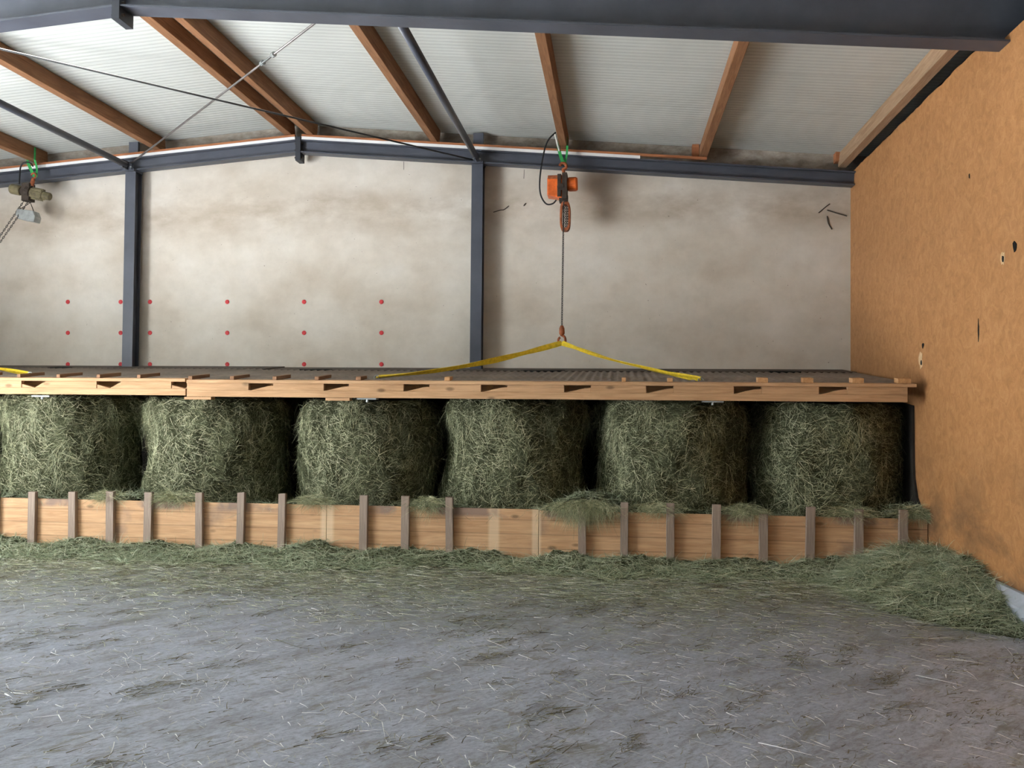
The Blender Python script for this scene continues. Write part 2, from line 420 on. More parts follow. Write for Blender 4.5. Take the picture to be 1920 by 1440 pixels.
S(MB().box((XR+.18, YF, 0), (XR+.3, YB, roof_z(XR+.2, ZC))).build('wall_right_outer', M['dark_steel']))
S(MB().add([(XR-.10, YF, 0), (XR-.10, 7.83, 0), (XR-.10, 7.83, .15), (XR-.10, YF, .15), (XR-.03, 7.83, .213), (XR-.03, YF, .213),
            (XR+.05, 7.83, .213), (XR+.05, YF, .213), (XR+.05, 7.83, 0), (XR+.05, YF, 0)],
           [(0,1,2,3), (3,2,4,5), (5,4,6,7), (7,6,8,9), (9,8,1,0), (1,8,6,4,2), (0,3,5,7,9)]).build('baseboard_right', M['plinth']))
def torn(px, py, w, h, name='hole', mt='black', dx=.004, spikes=9, seed=0):
    r = random.Random(seed); c0 = P(px, py, X=XR-dx); m = MB(); pts = []
    for k in range(spikes):
        a = 2*math.pi*k/spikes; q = r.uniform(.6, 1.15)
        pts.append((c0.y+math.cos(a)*w/2*q, c0.z+math.sin(a)*h/2*q))
    nn = len(pts)
    m.add([(XR-dx, a, b) for a, b in pts]+[(XR+.01, a, b) for a, b in pts], [tuple(range(nn))]+[(i, (i+1) % nn, nn+(i+1) % nn, nn+i) for i in range(nn)])
    o = m.build(name, M[mt], wr); return o
torn(1902, 462, .07, .075, seed=1); torn(1880, 485, .03, .06, seed=2); torn(1730, 648, .06, .05, seed=3); torn(1727, 679, .05, .05, seed=4); torn(1726, 676, .11, .14, 'torn_edge', 'pale_chip', .002, 13, 5)
torn(1880, 483, .07, .11, 'torn_edge', 'pale_chip', .002, 13, 6); torn(1834, 620, .025, .19, seed=7); torn(1817, 330, .02, .04, seed=8)

# ---------------------------------------------------------------- steel frames
ZB = 4.384; BH = .155
def beam_frame(y, w, name, lab_l, lab_r, h=BH, zb=ZB, x0=XL+.1, x1=XR-.005):
    out = []
    for (xa, xb, lab) in ((x0, RX-.03, lab_l), (RX+.03, x1, lab_r)):
        m = MB(); zc = zb+h/2
        m.prism(isec(w, h), (xa, y, roof_z(xa, zc)), (xb, y, roof_z(xb, zc)))
        e = empty(name, (xa, y, roof_z(xa, zb)), lab, 'steel beam', 'blue-grey steel rafters')
        m.build('rafter', M['steel'], e)
        # ridge end plate
        xe = xb if xb < 0 and xb < RX else xa
        pl = MB().box((min(xe, RX), y-w/2-.01, roof_z(xe, zb)-.10), (max(xe, RX), y+w/2+.01, roof_z(xe, zb)+h+.03))
        plo = pl.build('end_plate', M['dark_steel'], e)
        if xe == xb:
            for zz in (-.06, .03, .11):
                bo = MB().tube([(RX-.05, y-w/2+.03, roof_z(RX, zb)+zz), (RX+.05, y-w/2+.03, roof_z(RX, zb)+zz)], .012, 6).build('bolt', M['grime'])
                bo.parent = plo; bo.location = (0, 0, 0)
        out.append(e)
    return out
beam_frame(10.2, .13, 'steel_rafter', 'blue-grey steel beam under the back gable, left of the ridge', 'blue-grey steel beam under the back gable, right of the ridge')
beam_frame(6.35, .18, 'steel_rafter', 'near blue-grey steel beam at the top edge, short piece left of the ridge plate', 'near blue-grey steel beam running along the whole top edge of the view', .40, 4.395, XL+.1, XR+.17)
def post(px, lab, y=10.23):
    x = P(px, 500, Y=10.15).x; zt = roof_z(x, ZB)+.0
    e = empty('steel_post', (x, y, 0), lab, 'steel post', 'blue-grey steel posts before the back wall')
    # section with flange facing the room
    a, b, tf, tw = .066, .075, .01, .05
    pr = [(-a,-b),(a,-b),(a,-b+tf),(tw/2,-b+tf),(tw/2,b-tf),(a,b-tf),(a,b),(-a,b),(-a,b-tf),(-tw/2,b-tf),(-tw/2,-b+tf),(-a,-b+tf)]
    MB().add([(x+p, y+q, 0) for p, q in pr]+[(x+p, y+q, zt) for p, q in pr],
             [(i, (i+1) % 12, 12+(i+1) % 12, 12+i) for i in range(12)]+[tuple(range(12)), tuple(range(12, 24))]).build('column', M['steel'], e)
    m = MB().box((x-.075, y-.13, zt-.012), (x+.075, y+.08, zt+.012))
    m.box((x-.06, y-.125, zt), (x+.06, y-.11, zt+.07))
    hp_ = m.build('head_plate', M['steel'], e)
    for dx in (-.04, .04):
        bo = MB().tube([(x+dx, y-.145, zt+.03), (x+dx, y-.10, zt+.03)], .012, 6).build('bolt', M['galv'])
        bo.parent = hp_; bo.location = (0, 0, 0)
    st = MB().box((x-.06, y-.02, zt+BH+.003), (x+.06, y+.02, roof_z(x, ZC)-.02)); st.build('upper_stub', M['steel'], e)
    return x
x1 = post(241, 'blue-grey steel post on the left, between the red dots')
x2 = post(893, 'blue-grey steel post near the middle, behind the yellow sling')
def strut(x, lab):
    y0, y1 = 6.25, 10.10; z = roof_z(x, ZB)+.045
    e = empty('roof_strut', (x, y1, z), lab, 'steel tube', 'steel tubes between the two frames')
    MB().tube([(x, 6.45, z+.0), (x, y1-.06, z)], .036, 14).build('tube', M['steel'], e, smooth=True)
    MB().box((x-.008, y1-.14, z-.05), (x+.008, y1-.005, z+.05)).box((x-.05, y1-.012, z-.05), (x+.05, y1, z+.05)).build('end_plate', M['steel'], e)
strut(x1, 'grey steel tube running forward from the left post head')
strut(x2, 'grey steel tube running forward from the middle post head')
def rod(p0, p1, r, mt, lab, tb=None):
    p0 = Vector(p0); p1 = Vector(p1)
    e = empty('tie_rod', p0, lab, 'tie rod', 'crossed roof tie rods')
    MB().tube([p0, p1], r, 8).build('rod', M[mt], e, smooth=True)
    if tb:
        c0 = p0.lerp(p1, tb); d = (p1-p0).normalized(); s_ = d.orthogonal().normalized()*.018
        m = MB(); m.tube([c0-d*.10+s_, c0+d*.10+s_], .006, 6); m.tube([c0-d*.10-s_, c0+d*.10-s_], .006, 6)
        m.tube([c0-d*.13, c0-d*.09], .024, 8); m.tube([c0+d*.09, c0+d*.13], .024, 8)
        m.build('turnbuckle', M['galv'], e)
a1 = P(246, 306, Y=10.1); b1 = P(715, -52, Y=6.45)
tb = P(568, 52, Y=7.4)
rod(a1, b1, .010, 'rod', 'pale steel tie rod with a turnbuckle, rising from the left post head', .66)
rod(P(888, 300, Y=10.1), P(-336, 13, Y=6.45), .010, 'rod_dark', 'dark steel tie rod running from the middle post head to the upper left', None)

# ---------------------------------------------------------------- purlins
ZP = 4.600
def purlin(xc, lab, w=.085, h=.165):
    y0, y1 = 6.45, 10.27
    sgn = -1 if xc > RX else 1
    zb = roof_z(xc, ZP)
    up = Vector((.082*(-sgn), 0, 1)).normalized(); c0 = Vector((xc, y0, zb))+up*(h/2+.004); c1 = Vector((xc, y1, zb))+up*(h/2+.004)
    e_ = MB().prism(rect(w, h), c0, c1, up).build('roof_purlin', M['purlin'], loc=(xc, y1, zb), bevel=.004)
    tag(e_, lab, 'roof beam', 'timber purlins under the roof panels')
    return e_
for px, lab in ((78, 'timber purlin at the far left, ending above the olive hoist'), (300, 'timber purlin ending just right of the left post head'),
                (544, 'timber purlin just left of the ridge'), (584, 'timber purlin just right of the ridge'),
                (815, 'timber purlin ending just left of the middle post head'), (1057, 'timber purlin that carries the orange hoist'),
                (1318, 'timber purlin halfway between the orange hoist and the brown wall')):
    py = {78: 304, 300: 277, 544: 256, 584: 255, 815: 265, 1057: 283, 1318: 303}[px]
    purlin(P(px, py, Y=10.2).x, lab)
purlin(P(1583, 313, Y=10.2).x-.01, 'pale dusty timber purlin beside the brown wall').data.materials[0] = wood('dusty_purlin', (.30, .18, .10), (.48, .32, .20), 1, False)
# packing blocks beside two purlins
for px, py, lab in ((1304, 283, 'small dark timber packing block left of the purlin halfway to the brown wall'), (1572, 290, 'small dark timber packing block left of the dusty purlin')):
    p = P(px, py, Y=10.3)
    tag(MB().box((p.x-.04, 10.24, p.z-.09), (p.x+.035, 10.40, p.z+.06)).build('packing_block', M['batten_x'], loc=p), lab, 'wood block', 'packing blocks beside the purlins')
# white strip and brown batten lying on the far beams
XW = P(1200, 292, Y=10.13).x
for (xa, xb, side) in ((XL+.1, RX-.04, 'left'), (RX+.04, XW, 'right')):
    z0 = ZB+BH
    m = MB().prism([(-.012, 0), (.012, 0), (.012, .034), (-.012, .034)], (xa, 10.145, roof_z(xa, z0)+.001), (xb, 10.145, roof_z(xb, z0)+.001))
    tag(m.build('beam_top_strip', M['white_strip'], loc=(xa, 10.145, roof_z(xa, z0))), f'bright white strip on top of the far beam, {side} of the ridge', 'white strip', 'white strips on the far beam')
for (xa, xb, side) in ((XL+.1, RX-.04, 'left'), (RX+.04, 1.0, 'right')):
    z0 = ZB+BH+.036
    m = MB().prism([(-.02, 0), (.02, 0), (.02, .024), (-.02, .024)], (xa, 10.15, roof_z(xa, z0)), (xb, 10.15, roof_z(xb, z0)))
    tag(m.build('wooden_batten', M['batten_x'], loc=(xa, 10.15, roof_z(xa, z0))), f'thin red-brown wooden batten above the white strip, {side} of the ridge', 'batten', 'thin battens on the far beam')

# ---------------------------------------------------------------- red dots
cols = [(127, 'far left column'), (226, 'column touching the left post from the left'), (281, 'column just right of the left post'), (426, 'second column right of the left post'),
        (570, 'third column right of the left post'), (715, 'rightmost column')]
for (py, rn) in ((566, 'top row'), (624, 'middle row'), (683, 'bottom row')):
    for (px, cn) in cols:
        c0 = P(px, py, Y=YB-.004)
        m = MB().tube([(c0.x, YB-.001, c0.z), (c0.x, YB-.006, c0.z), (c0.x, YB-.010, c0.z)], [.027, .026, .018], 16)
        m.tube([(c0.x, YB-.010, c0.z), (c0.x, YB-.013, c0.z)], [.010, .008], 8)
        tag(m.build('wall_fastener', M['red'], loc=c0), f'red disc on the plaster, {rn}, {cn}', 'wall fastener', 'red discs on the plastered wall')

# ---------------------------------------------------------------- lids
YL = 7.863; YLR = 10.345; ZT = 1.605; SL = (1.833-1.605)/(10.5-7.863)
def lz(y, dz=0): return ZT+SL*(y-YL)+dz
def slab(m, x0, x1, y0, y1, d0, d1, mi=0):
    """box following the lid's tilt, d0..d1 = offsets from its top plane"""
    return m.add([(x0,y0,lz(y0,d0)),(x1,y0,lz(y0,d0)),(x1,y1,lz(y1,d0)),(x0,y1,lz(y1,d0)),(x0,y0,lz(y0,d1)),(x1,y0,lz(y0,d1)),(x1,y1,lz(y1,d1)),(x0,y1,lz(y1,d1))],
                 [(0,3,2,1),(4,5,6,7),(0,1,5,4),(1,2,6,5),(2,3,7,6),(3,0,4,7)], mi)
def lid(x0, x1, notches, battens, label, zoff=0, endcut=.0, stubs=(), style='A'):
    e = empty('dryer_lid', ((x0+x1)/2, YL, 0), label, 'wooden lid', 'wooden lids over the hay bales')
    e.location.z = lz(YL)-.155
    # fascia beam with rectangular gaps under the top board
    f = MB(); t0, t1, b0 = -.030, -.095, -.158
    slab(f, x0, x1-endcut, YL, YL+.045, b0+zoff, t1+zoff)
    xs = x0
    for (a, b) in sorted(notches)+[(x1-endcut, None)]:
        if a > xs: slab(f, xs, a, YL, YL+.045, t1+zoff, t0+zoff)
        if b is None: break
        if style == 'A': tris = [[(a+.02, t1), (b, t1), (b, t0-.022), (b-.06, t0-.028)]]
        else: tris = [[(a, t1), (a+.13, t1), (a, t0-.030)], [(a+.13, t1), (b, t1), (b, t0-.012), (b-.02, t0-.015)]]
        for tr in tris:
            k = len(tr); f.add([(x_, YL+.006, lz(YL+.006, z_+zoff)) for x_, z_ in tr]+[(x_, YL+.045, lz(YL+.045, z_+zoff)) for x_, z_ in tr],
                               [tuple(range(k)), tuple(range(k, 2*k))]+[(i, (i+1) % k, k+(i+1) % k, k+i) for i in range(k)])
        xs = b
    f.build('fascia', M['lid_wood'], e, bevel=.003)
    slab(MB(), x0, x1-endcut*.3, YL+.16, YL+.20, b0+zoff, t0+zoff).build('inner_beam', M['lid_wood'], e)
    slab(MB(), x0, x1, YL-.012, YL+.10, t0+zoff, zoff).build('edge_board', M['lid_wood'], e, bevel=.003)
    # corrugated deck, notched at the rear round the posts
    d = MB(); pitch = .075; ncell = int((x1-x0)/pitch*4); top = []
    for i in range(ncell+1):
        x = x0+(x1-x0)*i/ncell; zz = .008*math.sin(2*math.pi*(x-x0)/pitch)+zoff
        top += [(x, YL+.10, lz(YL+.10, zz)), (x, YLR-.62, lz(YLR-.62, zz)), (x, YL+.10, lz(YL+.10, zz-.012)), (x, YLR-.62, lz(YLR-.62, zz-.012))]
    fs = []
    for i in range(ncell):
        a = i*4; b = a+4
        fs += [(a, b, b+1, a+1), (a+2, a+3, b+3, b+2), (a, a+2, b+2, b), (a+1, b+1, b+3, a+3)]
    d.add(top, fs).build('corrugated_deck', M['deck'], e, smooth=True)
    r = MB(); cuts = sorted([xx for xx in (x1_, x2_) if x0 < xx < x1]); slab(r, x0, x1, YLR-.62, 10.13, -.04+zoff, .006+zoff)
    xs = x0
    for cx in cuts+[None]:
        xe = cx-.09 if cx is not None else x1
        slab(r, xs, xe, 10.13, YLR, -.04+zoff, .006+zoff)
        if cx is not None: xs = cx+.09
    r.build('rear_board', M['deck_dark'], e)
    j = MB(); nx = int((x1-x0)/.72)
    for i in range(nx+1):
        xx = x0+.04+(x1-x0-.28)*i/nx; slab(j, xx, xx+.06, YL+.145, 10.12, -.15+zoff, -.03+zoff)
    j.build('joists', M['lid_wood_y'], e)
    rl = MB(); slab(rl, x0, x1-endcut, 10.06, 10.12, -.16+zoff, -.03+zoff); rl.build('rear_rail', M['lid_wood'], e)
    for (bx, ln, hh, ww, sh) in battens:
        b = MB(); slab(b, bx, bx+ww, YL-.004+sh, YL+ln+sh, .001+zoff, hh+zoff); b.build('batten', [M['brown_batten'] if ln > .15 else M['lid_wood_y']], e, bevel=.003)
    for (hx, hy, hw) in stubs:
        s = MB(); prs = [(hx+math.cos(k*math.pi/10)*hw*random.uniform(.85, 1.1), hy+math.sin(k*math.pi/10)*.11*random.uniform(.8, 1.1)) for k in range(20)]
        s.add([(a, b_, lz(b_, .012+zoff)) for a, b_ in prs]+[(a, b_, lz(b_, -.01+zoff)) for a, b_ in prs], [tuple(range(20))]+[(i, (i+1) % 20, 20+(i+1) % 20, 20+i) for i in range(20)])
        s.build('vent_opening', M['black'], e)
    return e
x1_, x2_ = x1, x2
def lx(px, py=713): return P(px, py, Y=YL).x
XS = lx(350.5); XE = lx(1718)
nA = [(a, a+.235) for a in [lx(p, 730) for p in (466, 607, 757, 902, 1058, 1212, 1376, 1536)]]
nB = [(lx(p, 725), lx(p, 725)+.24) for p in (40, 181, 321)]+[(lx(40, 725)-.68*k, lx(40, 725)-.68*k+.24) for k in range(1, 7)]
bA = [(lx(p), .36, .034, .040, 0) for p in (353, 431, 511, 590)]+[(lx(667), .2, .036, .05, 0), (lx(833), .14, .036, .05, .01), (lx(1166), .07, .036, .035, .03), (lx(1252), .07, .036, .045, .03)] + \
     [(lx(1421), .10, .044, .085, 0), (lx(1506), .10, .044, .085, 0), (lx(1598), .11, .044, .095, 0), (lx(1684), .12, .044, .105, 0)]
bB = [(lx(p), .36, .034, .036, 0) for p in (-50, 32, 106, 181, 257)]+[(lx(-50)-.37*k, .36, .034, .036, 0) for k in range(1, 12)]
def hole(px, py, w): 
    y = 9.75; return (P(px, py, Y=y).x, y, w)
LA = lid(XS, XE, nA, bA, 'long wooden lid with corrugated deck, hung from the orange hoist', 0, .07, [hole(1020, 699, .24), hole(1472, 702, .17), hole(592, 699, .18)])
LB = lid(XL+.15, XS-.012, nB, bB, 'wooden lid with brown battens reaching out of view on the left', .010, 0, [hole(112, 697, .14)], 'B')
# white-painted shackle lugs under the fascia
for par, px, py in ((LA, 690, 748), (LA, 1336, 751), (LB, 82, 741)):
    p = P(px, py, Y=YL+.05)
    m = MB().box((p.x-.09, YL+.0, lz(YL)-.172), (p.x+.09, YL+.09, lz(YL)-.160)).tube([(p.x, YL+.03, lz(YL)-.172), (p.x, YL+.03, lz(YL)-.195)], .012, 8)
    m.build('lifting_plate', M['galv'], par)
for par, px0, px1 in ((LA, 610, 655), (LB, 345, 395)):
    p = lx(px0, 748); q = lx(px1, 748)
    MB().box((p, YL+.005, lz(YL)-.185), (q, YL+.09, lz(YL)-.161)).build('patch_board', M['lid_wood'], par)

# ---------------------------------------------------------------- drying box
XB0 = XL+.1; XB1 = XR-.004; ZBX = .465
bx = empty('drying_box', ((XB0+XB1)/2, YL, 0), 'long low light-wood box front with upright slats, holding the hay bales', 'hay drying box')
seams = [XB0, lx(-500), lx(612, 980), lx(1010, 980), XB1]
for a, b in zip(seams[:-1], seams[1:]):
    o = MB().box((a+.002, YL, 0), (b-.002, YL+.03, ZBX+random.uniform(-.006, .006))).build('front_board', M['box_board'], bx, loc=((a+b)/2, YL, 0), bevel=.002)
MB().box((XB0, YL+.03, .0), (XB1, 10.34, .04)).build('grating_floor', M['lid_wood_y'], bx)
MB().box((XB0, YL+.031, ZBX-.06), (XB1, YL+.07, ZBX-.012)).build('inner_rail', M['lid_wood'], bx)
MB().box((XB0, 10.30, .04), (XB1, 10.34, 1.62)).build('back_shade_panel', M['shade_panel'], bx)  # added dark sheet that paints the shade in the gaps between bales
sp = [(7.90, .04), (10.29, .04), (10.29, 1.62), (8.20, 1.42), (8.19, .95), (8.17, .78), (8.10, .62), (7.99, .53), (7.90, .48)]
MB().add([(XR-.022, a, b) for a, b in sp]+[(XR-.003, a, b) for a, b in sp], [tuple(range(9)), tuple(range(9, 18))]+[(i, (i+1) % 9, 9+(i+1) % 9, 9+i) for i in range(9)]).build('side_shade_panel', M['shade_panel'], bx)  # added dark sheet, cut to the curved edge of the shade on the wall
sl_px = [(-10, 922), (60, 922), (135, 922), (206, 921), (278, 923), (373, 924), (452, 924), (529, 926), (682, 929), (760, 930), (842, 932), (1091, 952), (1171, 942), (1257, 944), (1344, 946), (1432, 964), (1521, 951), (1611, 955), (1695, 956)]
for k in range(1, 11): sl_px.insert(0, (-10-k*78, 922))
for px, py in sl_px:
    t_ = P(px, py, Y=YL-.04); wd = .071 + random.uniform(-.004, .006)
    lean = random.uniform(-.010, .010)
    m = MB().add([(t_.x-wd/2-lean, YL-.046, .0), (t_.x+wd/2-lean, YL-.046, 0), (t_.x+wd/2-lean, YL-.001, 0), (t_.x-wd/2-lean, YL-.001, 0),
                  (t_.x-wd/2, YL-.046, t_.z), (t_.x+wd/2, YL-.046, t_.z+random.uniform(-.008, .008)), (t_.x+wd/2, YL-.001, t_.z), (t_.x-wd/2, YL-.001, t_.z)],
                 [(0,3,2,1),(4,5,6,7),(0,1,5,4),(1,2,6,5),(2,3,7,6),(3,0,4,7)])
    m.build('slat', M['slat'], bx, loc=(t_.x, YL, 0), bevel=.003)

# ---------------------------------------------------------------- bales
def bale_mesh(idx, r, h):
    nu, nv = 140, 46; R = np.random.default_rng(100+idx)
    ph = R.uniform(0, 6.28, 12)
    def rad(u, v):
        d = .030*np.sin(3*u+ph[0])*np.cos(5*v+ph[1])+.028*np.sin(4*u-11*v+ph[8])*np.cos(2*u+ph[9])+.020*np.sin(7*u+5*v+ph[2])+.014*np.sin(13*u-9*v+ph[3])+.010*np.sin(23*u+17*v+ph[4])+.006*np.sin(41*u-30*v+ph[5])
        e = 1-.10*np.clip((v-.90)/.10, 0, 1)**2 - .03*np.clip((.15-v)/.15, 0, 1)
        waist = .022*np.sin(v*math.pi*3+ph[6])
        return r*(e+waist)+d*.9
    m = MB(); vs = []; fs = []
    for j in range(nv):
        v = j/(nv-1)
        for i in range(nu):
            u = 2*math.pi*i/nu; q = float(rad(u, v)); vs.append((q*math.cos(u), q*math.sin(u), h*v+(.015*math.sin(5*u+ph[7]) if j == nv-1 else 0)))
    for j in range(nv-1):
        for i in range(nu): fs.append((j*nu+i, j*nu+(i+1) % nu, (j+1)*nu+(i+1) % nu, (j+1)*nu+i))
    vs += [(0, 0, h), (0, 0, 0)]; T = len(vs)-2
    for i in range(nu): fs += [((nv-1)*nu+i, (nv-1)*nu+(i+1) % nu, T), ((i+1) % nu, i, T+1)]
    m.add(vs, fs)
    return m, rad, R
def add_bale(idx, x, y, r, h, z0, label, ns=19000):
    e = empty('hay_bale', (x, y, z0), label, 'hay bale', 'round hay bales standing in the drying box')
    m, rad, R = bale_mesh(idx, r, h)
    o = m.build('packed_hay', M['haycore'], e, smooth=True); o.location = (0, 0, 0)
    # blades: mostly wrapped round the bale
    u = R.uniform(0, 2*math.pi, ns); v = R.beta(1.05, 1.0, ns)
    fr = R.random(ns) < .75; u[fr] = R.uniform(math.pi*.9, math.pi*2.1, fr.sum())
    q = rad(u, v)+R.uniform(-.012, .010, ns)
    p = np.stack([q*np.cos(u), q*np.sin(u), v*h], 1)
    tang = np.stack([-np.sin(u), np.cos(u), np.zeros(ns)], 1); out = np.stack([np.cos(u), np.sin(u), np.zeros(ns)], 1)
    # local swirls so that tufts share a direction
    sw = .9*np.sin(5*u+7*v+idx)+.8*np.sin(11*u-6*v+2*idx)+R.normal(0, .75, ns)
    sg = np.where(R.random(ns) < .5, 1, -1)[:, None]
    d = tang*sg*np.cos(sw)[:, None]+np.array([0, 0, 1])*np.sin(sw)[:, None]+out*R.uniform(-.02, .28, ns)[:, None]
    d /= np.linalg.norm(d, axis=1, keepdims=True)
    ln = R.gamma(2.6, .030, ns)+.025
    bend = -out*(ln*R.uniform(.05, .55, ns))[:, None]+R.normal(0, .22, (ns, 3))*ln[:, None]+np.array([0, 0, -1])*(ln*R.uniform(0, .45, ns))[:, None]
    pe = p+d*ln[:, None]+bend
    hi = pe[:, 2] > h+.02; bend[hi, 2] -= (pe[hi, 2]-h-.0)
    nr = out+R.normal(0, .45, (ns, 3))
    # hanging fringe at the upper edge
    k = int(ns*.10); uu = R.uniform(math.pi*.85, math.pi*2.15, k); clump = np.sin(uu*9+idx)+np.sin(uu*4+2*idx) > .1; uu = uu[clump]; k = len(uu)
    qq = rad(uu, np.full(k, .93)); zz = h*R.uniform(.82, .99, k)
    p2 = np.stack([qq*np.cos(uu), qq*np.sin(uu), zz], 1); o2 = np.stack([np.cos(uu), np.sin(uu), np.zeros(k)], 1)
    d2 = o2*R.uniform(.3, .8, k)[:, None]+R.normal(0, .35, (k, 3)); d2 /= np.linalg.norm(d2, axis=1, keepdims=True)
    l2 = R.uniform(.05, .16, k); b2 = np.array([0, 0, -1])*(l2*R.uniform(.5, 1.5, k))[:, None]-o2*(l2*.25)[:, None]
    pe = p2+d2*l2[:, None]+b2; hi = pe[:, 2] > h+.02; b2[hi, 2] -= pe[hi, 2]-h
    P_ = np.concatenate([p, p2]); D_ = np.concatenate([d, d2]); L_ = np.concatenate([ln, l2]); B_ = np.concatenate([bend, b2]); N_ = np.concatenate([nr, o2+R.normal(0, .4, (k, 3))])
    W_ = np.concatenate([R.uniform(.0012, .0032, ns), R.uniform(.0012, .0024, k)])
    lo = ribbons('loose_blades', P_, D_, L_, W_, B_, M['hay'], None, (0, 0, 0), N_)
    lo.parent = e; lo['kind'] = 'stuff'
    return e
YBL = 8.68
bl = [(-155, 128, .675, 'hay bale at the left picture edge, mostly out of view, left of the shaggy bale'),
      (132, 128, .665, 'shaggy pale-green hay bale under the left lid, with an overhanging fringe'),
      (408, 140, .685, 'second full hay bale from the left, right of the bale with the overhanging fringe'),
      (692, 134, .67, 'third full hay bale from the left, narrow lit side, left of the middle post'),
      (966, 135, .67, 'hay bale below the middle post and left end of the hanging hook'),
      (1256, 146, .69, 'hay bale below the right arm of the yellow sling, second from the brown wall'),
      (1546, 140, .66, 'dark hay bale nearest the brown wall')]
for i, (px, hw, r, lab) in enumerate(bl):
    X = P(px, 850, Y=YBL).x; hh = (1.385, 1.40, 1.385, 1.375, 1.40, 1.39, 1.38)[i]
    add_bale(i, X, YBL+(.72-r), r, hh, .045, lab)

# ---------------------------------------------------------------- loose hay: spill, bank, heap, scatter
def mound(name, xs, ys, hf, mt, label, cat, n, blade='hay', lmin=.04, lmax=.16, keep=None, group=None):
    m = MB(); nx, ny = len(xs), len(ys)
    for y in ys:
        for x in xs: m.v.append((x, y, hf(x, y)))
    for j in range(ny-1):
        for i in range(nx-1):
            m.f.append((j*nx+i, j*nx+i+1, (j+1)*nx+i+1, (j+1)*nx+i)); m.m.append(0)
    loc = (xs[nx//2], ys[ny//2], 0.0)
    o = m.build(name, M[mt], loc=loc, smooth=True)
    tag(o, label, cat, group, 'stuff')
    R = rng; X = R.uniform(xs[0], xs[-1], n*3); Yy = R.uniform(ys[0], ys[-1], n*3)
    hz = np.array([hf(a, b) for a, b in zip(X, Yy)]); ok = hz > .004; X, Yy, hz = X[ok][:n], Yy[ok][:n], hz[ok][:n]; k = len(X)
    d = R.normal(0, 1, (k, 3)); d[:, 2] = R.uniform(-.15, .75, k); d[:, 0] *= 1.5; d /= np.linalg.norm(d, axis=1, keepdims=True)
    ln = R.uniform(lmin, lmax, k); bend = R.normal(0, .3, (k, 3))*ln[:, None]; bend[:, 2] = -ln*R.uniform(.1, .5, k)
    p = np.stack([X, Yy, hz+.002], 1); 
    tip = p+d*ln[:, None]+bend; low = tip[:, 2] < .004; bend[low, 2] += .004-tip[low, 2]
    nr = R.normal(0, .5, (k, 3)); nr[:, 2] += 1
    b = ribbons('blades', p, d, ln, R.uniform(.0022, .0055, k), bend, M[blade], o, (0, 0, 0), nr); b.location = (-loc[0], -loc[1], 0)
    b['kind'] = 'stuff'
    return o
def fbm(x, y, s=1.0, seed=0):
    v = 0; a = 1; tot = 0
    for k in range(4):
        f = s*2**k; v += a*math.sin(x*f*1.7+seed+k*1.3+1.1*math.sin(y*f*1.3+k+seed))*math.cos(y*f*1.9-seed*.7+k*2.1+.9*math.sin(x*f*.9+k)); tot += a; a *= .55
    return v/tot
def bank_h(x, y):
    base = .085+.055*fbm(x, 0, 1.6, 2)+.05*fbm(x, y, 5, 3)+.02*fbm(x, y, 14, 6)
    wd = .62+.40*fbm(x, 3, 1.3, 5)+.2*fbm(x, 8, 4.5, 5)
    t = (YL-.002-y)/wd
    return max(0, base*(1-t)**1.6) if t < 1 else -.002
mound('hay_bank', np.linspace(XL+.3, XR-.12, 520), np.linspace(YL-.95, YL-.002, 34), bank_h, 'haycore', 'low bank of loose green hay swept along the foot of the slatted box', 'loose hay', 42000, 'hay_green', .05, .17)
def heap_h(x, y):
    # heap in the corner running forward along the plinth
    u = (XR-.015-x); v = (7.84-y)
    rx = .95-.10*v; t = (u/rx)**2+(max(0, v-.75)/1.35)**2 if rx > 0 else 2
    h = .27*(1-t)+.06*fbm(x, y, 4, 7)+.025*fbm(x, y, 11, 8)-.05*max(0, 1-v/.5)
    return h if h > 0 else -.002
mound('hay_heap', np.linspace(XR-1.3, XR-.03, 70), np.linspace(5.5, YL-.05, 110), heap_h, 'haycore', 'heap of loose green hay on the floor in the right corner by the plinth', 'loose hay', 24000, 'hay_green', .05, .19)
# spill between the bales and the top of the box front
def spill_h(x, y):
    px_amp = .0
    for cx, cw, ch in CL:
        px_amp += ch*math.exp(-((x-cx)/cw)**2)
    h = ZBX-.05+px_amp+.03*fbm(x, y, 3.2, 9)+.02*fbm(x, y, 9, 4)
    return h-1.2*max(0, (YL+.03-y))**1.0
CL = [(lx(a, 950), w_, h_) for a, w_, h_ in ((30, .3, .05), (230, .25, .09), (330, .25, .10), (640, .3, .05), (800, .2, .08), (1095, .30, .17), (1160, .15, .07), (1300, .25, .05), (1390, .25, .06), (1600, .2, .0), (1715, .2, .13))]
mound('hay_spill', np.linspace(XL+.4, XR-.03, 420), np.linspace(YL+.034, YL+.42, 14), spill_h, 'haycore', 'loose hay lying between the bales and the top edge of the box front', 'loose hay', 14000, 'hay_green')
